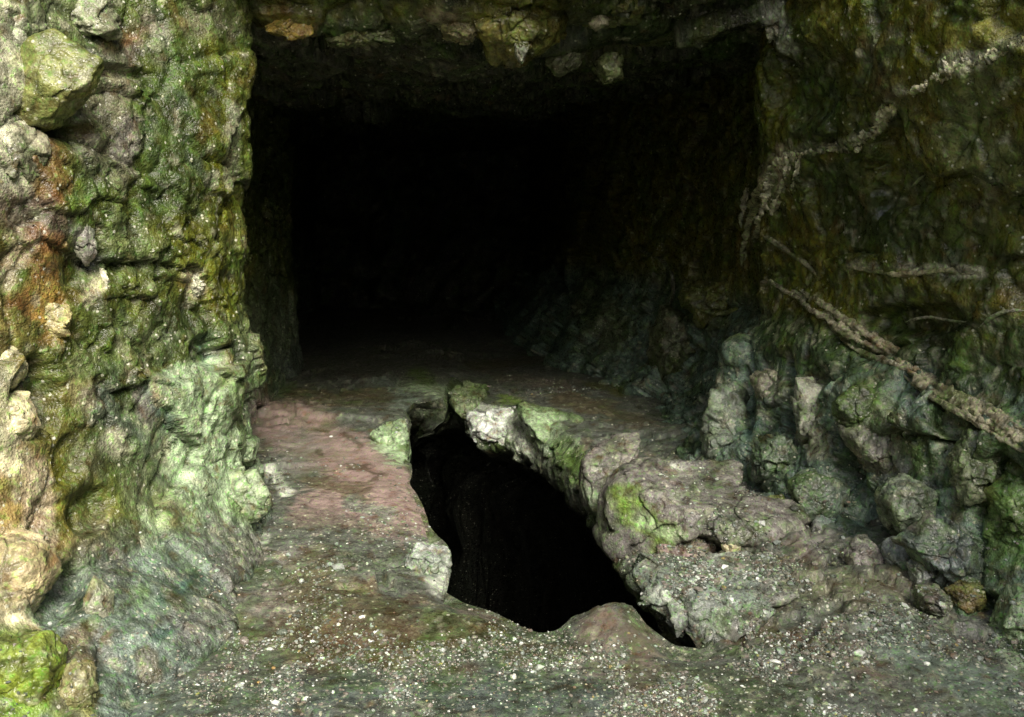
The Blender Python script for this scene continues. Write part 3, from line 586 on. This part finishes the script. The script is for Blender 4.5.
rock('wall_rock', [(84, 600), (90, 576), (104, 590), (108, 616), (100, 632), (88, 622)], 'pale upright lip beside the dark green hollow on the left wall', 'rock', (.30, .30, .22), .5, None, .0, WALLF, blend=.1)
rock('wall_rock', [(73, 226), (82, 220), (90, 234), (90, 254), (82, 264), (73, 250)], 'smooth oblong mauve stone set in the left wall', 'rock', (.30, .28, .25), .5, None, .0, WALLF, blend=0, sub=5)
rock('wall_rock', [(192, 512), (208, 480), (256, 470), (268, 496), (260, 520), (210, 536)], 'smooth pale lime-washed bulge at the foot of the left wall corner', 'rock', (.30, .35, .23), .25, (235, 505), .06, WALLF, blend=.5)
rock('wall_rock', [(58, 688), (66, 664), (88, 668), (96, 700), (84, 722), (62, 718)], 'yellowish brown stone at the bottom beside the bright moss boulder', 'rock', (.26, .24, .12), .5, None, .0, WALLF, blend=.1)
for out, lab in (([(84, 284), (90, 270), (104, 272), (106, 290), (96, 302)], 'cluster of pale yellow crystals high on the left wall beside rusty rock'),
                 ([(180, 282), (184, 270), (196, 270), (203, 286), (192, 298)], 'small white crystal cluster in the mossy middle of the left wall'),
                 ([(22, 312), (34, 296), (62, 304), (66, 330), (42, 342), (26, 332)], 'crumbly golden crystal crust on the left wall below the rusty streak')):
    rock('crystal_cluster', out, lab, 'crystals', (.50, .42, .20) if 'golden' in lab else (.58, .56, .42), .3, None, .03, WALLF, film=.5, blend=0, rough=1.5, lump=.12, sub=6)
# brow over the tunnel
rock('rock_flake', [(262, 24), (284, 14), (318, 20), (310, 32), (288, 38), (268, 32)], 'thin orange-ochre flake at the upper left corner of the tunnel mouth', 'rock flake', (.34, .24, .06), .25, (290, 8), .04, WALLF, blend=0, k=18)
rock('rock_flake', [(434, 24), (452, 12), (486, 16), (470, 40), (452, 36)], 'pinkish white pointed rock at the middle of the brow', 'rock flake', (.36, .30, .17), .5, (460, 14), .11, WALLF, blend=0, k=18)
rock('brow_rock', [(468, 6), (512, -10), (560, 0), (552, 34), (520, 50), (484, 44)], 'olive-yellow block in the brow right of the pinkish pointed rock', 'rock', (.19, .165, .04), .5, (510, 12), .11, WALLF, blend=0, k=18)
rock('rock_flake', [(512, 36), (526, 34), (529, 46), (522, 62), (516, 56)], 'small grey splinter hanging from the brow with a white tip', 'rock flake', (.34, .35, .28), .6, (520, 14), .0, WALLF, blend=0, k=18, sub=5)
rock('brow_rock', [(396, 8), (440, -6), (466, 4), (444, 22), (412, 30)], 'grey-green block in the brow left of the pinkish pointed rock', 'rock', (.13, .15, .08), .5, (430, 6), .11, WALLF, blend=.1)
rock('brow_rock', [(328, 30), (352, 22), (392, 26), (402, 40), (366, 46), (336, 44)], 'crumbly pale-speckled ledge under the left half of the brow', 'rock', (.18, .19, .09), .4, (360, 10), .10, WALLF, blend=.1, rough=2.2)
rock('rock_flake', [(587, 24), (594, 16), (608, 15), (607, 25), (596, 29)], 'small tan chip in the brow right of the olive-yellow block', 'rock flake', (.32, .30, .20), .5, (598, 10), .0, WALLF, blend=0, sub=4)
rock('brow_rock', [(594, 62), (606, 52), (622, 56), (622, 78), (606, 80)], 'dark olive block hanging at the upper right of the tunnel mouth', 'rock', (.10, .11, .05), .6, (606, 40), .11, WALLF, blend=0, sub=5)
rock('brow_rock', [(545, 60), (570, 44), (590, 48), (580, 62), (556, 72)], 'slanting grey-green slab under the brow between the splinter and the dark block', 'rock', (.13, .14, .08), .5, (566, 30), .11, WALLF, blend=0, sub=5)
rock('brow_rock', [(560, 0), (600, -14), (650, -6), (640, 14), (590, 16)], 'mossy yellow-green block at the top of the brow above the tan chip', 'rock', (.15, .16, .04), .5, (605, 6), .11, WALLF, blend=.1)
rock('crystal_cluster', [(764, 22), (776, 8), (790, 16), (786, 40), (780, 52), (768, 40)], 'white crystal lump near the top of the right wall', 'crystals', (.42, .41, .30), .15, None, .02, WALLF, blend=.2, rough=1.5, lump=.12)

# ------------------------------------------------------------------ seam and roots on the right wall
T3, off_ = [], 0
vs, fs = [VV], [np.concatenate([FF[:, [0, 1, 2]], FF[:, [0, 2, 3]]])]; off_ = len(VV)
for a_, b_ in ROCKS: vs.append(a_); fs.append(b_+off_); off_ += len(a_)
bvh = BVHTree.FromPolygons(np.concatenate(vs).tolist(), np.concatenate(fs).tolist())      # now with the stones, so that roots and grit lie on them
def tube(name, px, r, base, label=None, cat=None, flat=1., rough=.3, step=.008, seg=14, parent=None, group=None, lift=.3, sub=(0, 0, 0)):
    pts = []; rr = []
    for (a, b), (c, d), ra, rb in zip(px[:-1], px[1:], r[:-1], r[1:]):
        n = max(2, int(math.hypot(c-a, d-b)/5))
        for i in range(n):
            t = i/n; l, nn, ds = at(a+(c-a)*t, b+(d-b)*t); pts.append((l, nn, ds)); rr.append((ra+(rb-ra)*t)*ds/FPX)
    L = np.array([p[0] for p in pts]); rr = np.array(rr)
    for _ in range(6): L = smooth(L, 1)
    tt = np.arange(len(L)); m = max(8, int(np.linalg.norm(np.diff(L, axis=0), axis=1).sum()/step)); ti = np.linspace(0, len(L)-1, m)
    L = np.stack([np.interp(ti, tt, L[:, i]) for i in range(3)], 1); rr = np.interp(ti, tt, rr)
    toc = EYE-L; toc /= np.linalg.norm(toc, axis=1)[:, None]
    L = L+toc*(rr*lift)[:, None]
    T = np.gradient(L, axis=0); T /= np.linalg.norm(T, axis=1)[:, None]+1e-9
    A_ = np.cross(T, toc); A_ /= np.linalg.norm(A_, axis=1)[:, None]; B_ = np.cross(A_, T)
    th = np.linspace(0, 2*math.pi, seg, endpoint=False)
    taper = np.minimum(1, np.minimum(np.arange(m), np.arange(m)[::-1])/6+.15)
    P = L[:, None]+(A_[:, None]*np.cos(th)[None, :, None]+B_[:, None]*np.sin(th)[None, :, None]*flat)*(rr*taper)[:, None, None]
    N = P-L[:, None]; P = P.reshape(-1, 3); N = N.reshape(-1, 3); N /= np.linalg.norm(N, axis=1)[:, None]+1e-9
    rm = float(rr.mean()); ss = np.repeat(np.arange(m)*step, seg)/rm; tq = np.tile(th, m); Q_ = np.stack([ss*.16, np.cos(tq)*1.1, np.sin(tq)*1.1], 1); P = P+N*(rm*rough*(1.9*fbm(Q_, 1., 5, 8, .6)+.8*fbm(Q_*np.array([4, 1, 1]), 1., 3, 18)))[:, None]
    idx = np.arange(m*seg).reshape(m, seg); j = np.roll(idx, -1, 1)
    F = np.stack([idx[:-1], j[:-1], j[1:], idx[1:]], -1).reshape(-1, 4)
    o = L[0]; col, sp = colour(P.astype(f32), base=base, seed=9, splats=False)
    me = mesh_from(name, P-o, F, col, sp, MATS)
    return link(name, me, tuple(o-np.array(sub)), label, cat, group, parent=parent)
sm = tube('rock_seam', [(772, 282), (800, 296), (822, 312), (850, 330), (880, 348), (905, 362), (925, 382), (955, 400), (990, 418), (1030, 442), (1060, 460)], [1., 2.6, 5.5, 6, 4.6, 3.8, 5.5, 5.5, 6.5, 7.5, 7.5], (.40, .36, .25),
     'long pale crusty seam running diagonally down across the right wall', 'rock seam', flat=.45, rough=.9, seg=20, step=.005, lift=.15)
o0 = tuple(sm.location)
tube('side_strand', [(800, 290), (830, 308), (862, 332), (890, 346), (918, 366)], [1.5, 3, 3.4, 3, 1.2], (.34, .31, .2), flat=.7, rough=.7, parent=sm, sub=o0, step=.006)
tube('side_strand', [(905, 376), (930, 396), (962, 414), (1000, 436), (1030, 455)], [1.2, 2.6, 3, 3.2, 2.6], (.30, .27, .19), flat=.7, rough=.7, parent=sm, sub=o0, step=.006)
tube('side_strand', [(930, 380), (965, 396), (1000, 414), (1035, 434)], [1.2, 2.4, 3, 3], (.38, .34, .24), flat=.7, rough=.7, parent=sm, sub=o0, step=.006)
tube('side_strand', [(826, 318), (845, 340), (865, 355), (885, 362), (915, 372)], [2, 3, 3, 3.5, 2], (.26, .24, .17), flat=.7, rough=.5, parent=sm, sub=o0, step=.006)
vn = tube('mineral_vein', [(742, 268), (748, 240), (754, 212), (764, 186), (780, 162), (800, 153), (830, 148), (860, 144), (878, 130), (888, 112), (908, 98), (930, 82), (952, 70), (980, 64), (1004, 52), (1040, 30)],
          [3, 5, 5, 7, 5, 2.5, 1.5, 2.5, 2, 3.5, 2.5, 1.2, 3, 2, 2, 2.4], (.62, .58, .38), 'pale crusty mineral vein climbing the right wall from tunnel edge to upper right corner', 'mineral vein', flat=.35, rough=1.5, step=.005, lift=.0)
o1 = tuple(vn.location)
for px_, r_ in (([(772, 172), (768, 200), (760, 228), (752, 246)], [3, 4, 3, 1]), ([(790, 160), (786, 184), (776, 206), (768, 220)], [2, 3, 2.4, 1]), ([(748, 188), (744, 210), (742, 234)], [2, 3, 1]), ([(800, 158), (796, 176), (790, 196)], [1.5, 1.6, .8]),
                ([(944, 58), (950, 68), (952, 78)], [2.5, 2.6, 1]), ([(962, 56), (968, 66)], [2.2, 1.6]), ([(884, 104), (880, 120), (876, 128)], [2.4, 2.2, 1]), ([(838, 152), (856, 150), (868, 146)], [1, 1.8, 1])):
    tube('crust', px_, r_, (.68, .64, .46), flat=.5, rough=1.6, parent=vn, sub=o1, step=.005, lift=.2)
tube('root', [(690, 300), (705, 312), (722, 316), (742, 306), (752, 296)], [1.5, 2, 2, 2, 1], (.26, .26, .08), 'thin yellow-green rim curling under the lichened ledge', 'root', rough=.8)
tube('root', [(762, 234), (780, 246), (797, 256), (812, 270), (826, 282)], [2.2, 2.6, 2.4, 2, 1.2], (.24, .22, .13), 'short greenish root dropping towards the upper end of the diagonal seam', 'root')
tube('root', [(848, 266), (880, 272), (905, 276), (925, 272), (945, 269), (978, 276)], [1.5, 2.2, 2.4, 2.6, 2.2, 1.2], (.36, .33, .20), 'thin pale root running level across the right wall above the seam', 'root', rough=.6)
tube('root', [(978, 328), (992, 316), (1006, 309), (1030, 311)], [1.3, 1.8, 1.8, 1.6], (.36, .35, .27), 'thin pale curved root at the right edge, lower of the two there', 'root')
tube('root', [(984, 288), (996, 291), (1006, 286)], [1, 1.4, 1], (.34, .33, .25), 'tiny pale curved root at the right edge, upper of the two there', 'root')
tube('root', [(905, 322), (918, 317), (935, 316), (950, 322), (972, 322)], [1, 1.3, 1.3, 1.1, .9], (.26, .25, .18), 'faint thin root between the diagonal seam and the level root', 'root')
tube('root', [(910, 188), (920, 178), (932, 170)], [1, 1.6, 1.2], (.38, .37, .26), 'short pale twig-like root high on the right wall', 'root')
tube('root', [(640, 250), (668, 262), (676, 285), (668, 312)], [1.2, 2.0, 2.2, 1.2], (.16, .15, .11), 'drooping grey root inside the right side of the tunnel mouth', 'root')

# ------------------------------------------------------------------ gravel
fb, hits = BVHTree.FromPolygons(FL.P.tolist(), FL.F.tolist()), []
zones = [(800, 700, 280, 34, 3.5, 2.0), (420, 705, 360, 26, 2.5, 2.0),   # x, y, rx, ry, share, mean size px
    (470, 670, 330, 60, 5., 2.1), (310, 570, 110, 50, .9, 1.9), (860, 640, 180, 70, 3.6, 2.3), (730, 585, 100, 45, 3.2, 2.5), (240, 650, 80, 70, 1., 1.9),
    (380, 510, 60, 40, .25, 2.0), (360, 460, 60, 30, .12, 1.6), (560, 390, 80, 14, .3, 1.4), (620, 680, 350, 40, 2.5, 2.2), (280, 480, 24, 18, .4, 1.6), (770, 510, 70, 30, .7, 2.0), (690, 480, 30, 14, .25, 1.8)]
def gravel(count, big):
    tot = sum(q[4] for q in zones); out = []
    V, F = ico(1)
    vs, fs, cs = [], [], []; o = 0
    pal = [(.66, .68, .64), (.44, .47, .43), (.28, .32, .29), (.26, .30, .19), (.22, .20, .17), (.12, .14, .11), (.09, .10, .08), (.34, .28, .12), (.16, .14, .12)]
    wts = [5, 6, 8, 3, 14, 18, 20, 1.0, 16]
    cand = []
    while len(cand) < count*2.6:
        q = random.choices(zones, [z_[4] for z_ in zones])[0]
        px, py = random.gauss(q[0], q[2]*.55), random.gauss(q[1], q[3]*.55)
        if not (-60 < px < 1090 and 350 < py < 760): continue
        try: loc, n, dist = at(px, py)
        except Exception: continue
        if loc[2] > .35 or n[2] < .4: continue
        cand.append((loc, n, dist, q))
    LL = np.array([c_[0] for c_ in cand]); gate = vnoise(LL*5.5, 77)+.5*vnoise(LL*13., 78)
    for (loc, n, dist, q), g_ in zip(cand, gate):
        if count <= 0: break
        if g_ < .12 and random.random() < .9: continue
        s = q[5]*math.exp(random.gauss(-.1, .55))*dist/FPX*(1.4 if big else .50)
        R = Matrix.Rotation(random.uniform(0, 6.28), 3, 'Z') @ Matrix.Rotation(random.uniform(-.5, .5), 3, 'X')
        sc = np.array([random.uniform(.8, 1.5), random.uniform(.6, 1.1), random.uniform(.4, .85)])*s*.75
        VV_ = V*(1+RNG.uniform(-.22, .22, (len(V), 1))) * sc; VV_ = VV_ @ np.array(R).T
        c = np.array(random.choices(pal, wts)[0])*random.uniform(.7, 1.2)
        count -= 1
        if big: out.append((loc+np.array([0, 0, s*.22]), VV_, F, c)); continue
        vs.append(VV_+loc+np.array([0, 0, s*.15])); fs.append(F+o); o += len(V); cs.append(np.repeat(c[None], len(V), 0))
    return out if big else (np.concatenate(vs), np.concatenate(fs), np.concatenate(cs))
P, F, c = gravel(27000, False)
link('gravel', mesh_from('gravel', P, F, c, np.zeros(len(P)), MATS, False), label='fine pale and dark grit strewn over the cave floor', cat='gravel', kind='stuff')
V4, F4 = ico(3)
for loc, VV_, F_, c in gravel(80, True):
    sc = np.abs(VV_).max(0); P = V4*sc*.9; h, e = facet((P+loc).astype(f32), float(sc.mean())*1.1, 3)
    P = P*(1+.35*h[:, None]); lum = c.mean()
    kind = 'pale' if lum > .28 else 'dull' if lum > .14 else 'dark'
    link('pebble', mesh_from('pebble', P, F4, np.repeat(c[None], len(P), 0), np.full(len(P), .2), MATS), tuple(loc),
         dict(pale='small whitish pebble lying loose on the cave floor', dull='small dull grey-brown pebble lying loose on the floor', dark='small dark slate-green pebble lying loose on the floor')[kind],
         'pebble', dict(pale='whitish pebbles scattered on the floor', dull='grey-brown pebbles scattered on the floor', dark='dark pebbles scattered on the floor')[kind])
#@@OBJ_END
# ------------------------------------------------------------------ light
w = bpy.data.worlds.new('World'); scene.world = w; w.use_nodes = True
nt = w.node_tree; bg = nt.nodes['Background']; sky = nt.nodes.new('ShaderNodeTexSky'); sky.sky_type = 'NISHITA'; sky.sun_disc = False
EL, AZ = math.radians(40.5), math.radians(14)      # sun behind the camera, a little to the right
sky.sun_elevation = EL; sky.sun_rotation = math.pi-AZ; sky.air_density = 1.; sky.dust_density = 4.; sky.ozone_density = .4
nt.links.new(sky.outputs[0], bg.inputs[0]); bg.inputs[1].default_value = .15
sun = bpy.data.lights.new('sun', 'SUN'); sun.energy = 2.7; sun.angle = math.radians(20); sun.color = (1, .96, .87)
so = bpy.data.objects.new('sun', sun); COL.objects.link(so)
dirv = Vector((math.sin(AZ)*math.cos(EL), -math.cos(AZ)*math.cos(EL), math.sin(EL)))
so.rotation_euler = dirv.to_track_quat('Z', 'Y').to_euler(); so.location = dirv*20
scene.view_settings.view_transform = 'Standard'; scene.view_settings.look = 'None'; scene.view_settings.gamma = 1; scene.view_settings.exposure = .82
scene.render.engine = 'CYCLES'; scene.cycles.max_bounces = 3; scene.cycles.diffuse_bounces = 2; scene.cycles.glossy_bounces = 1
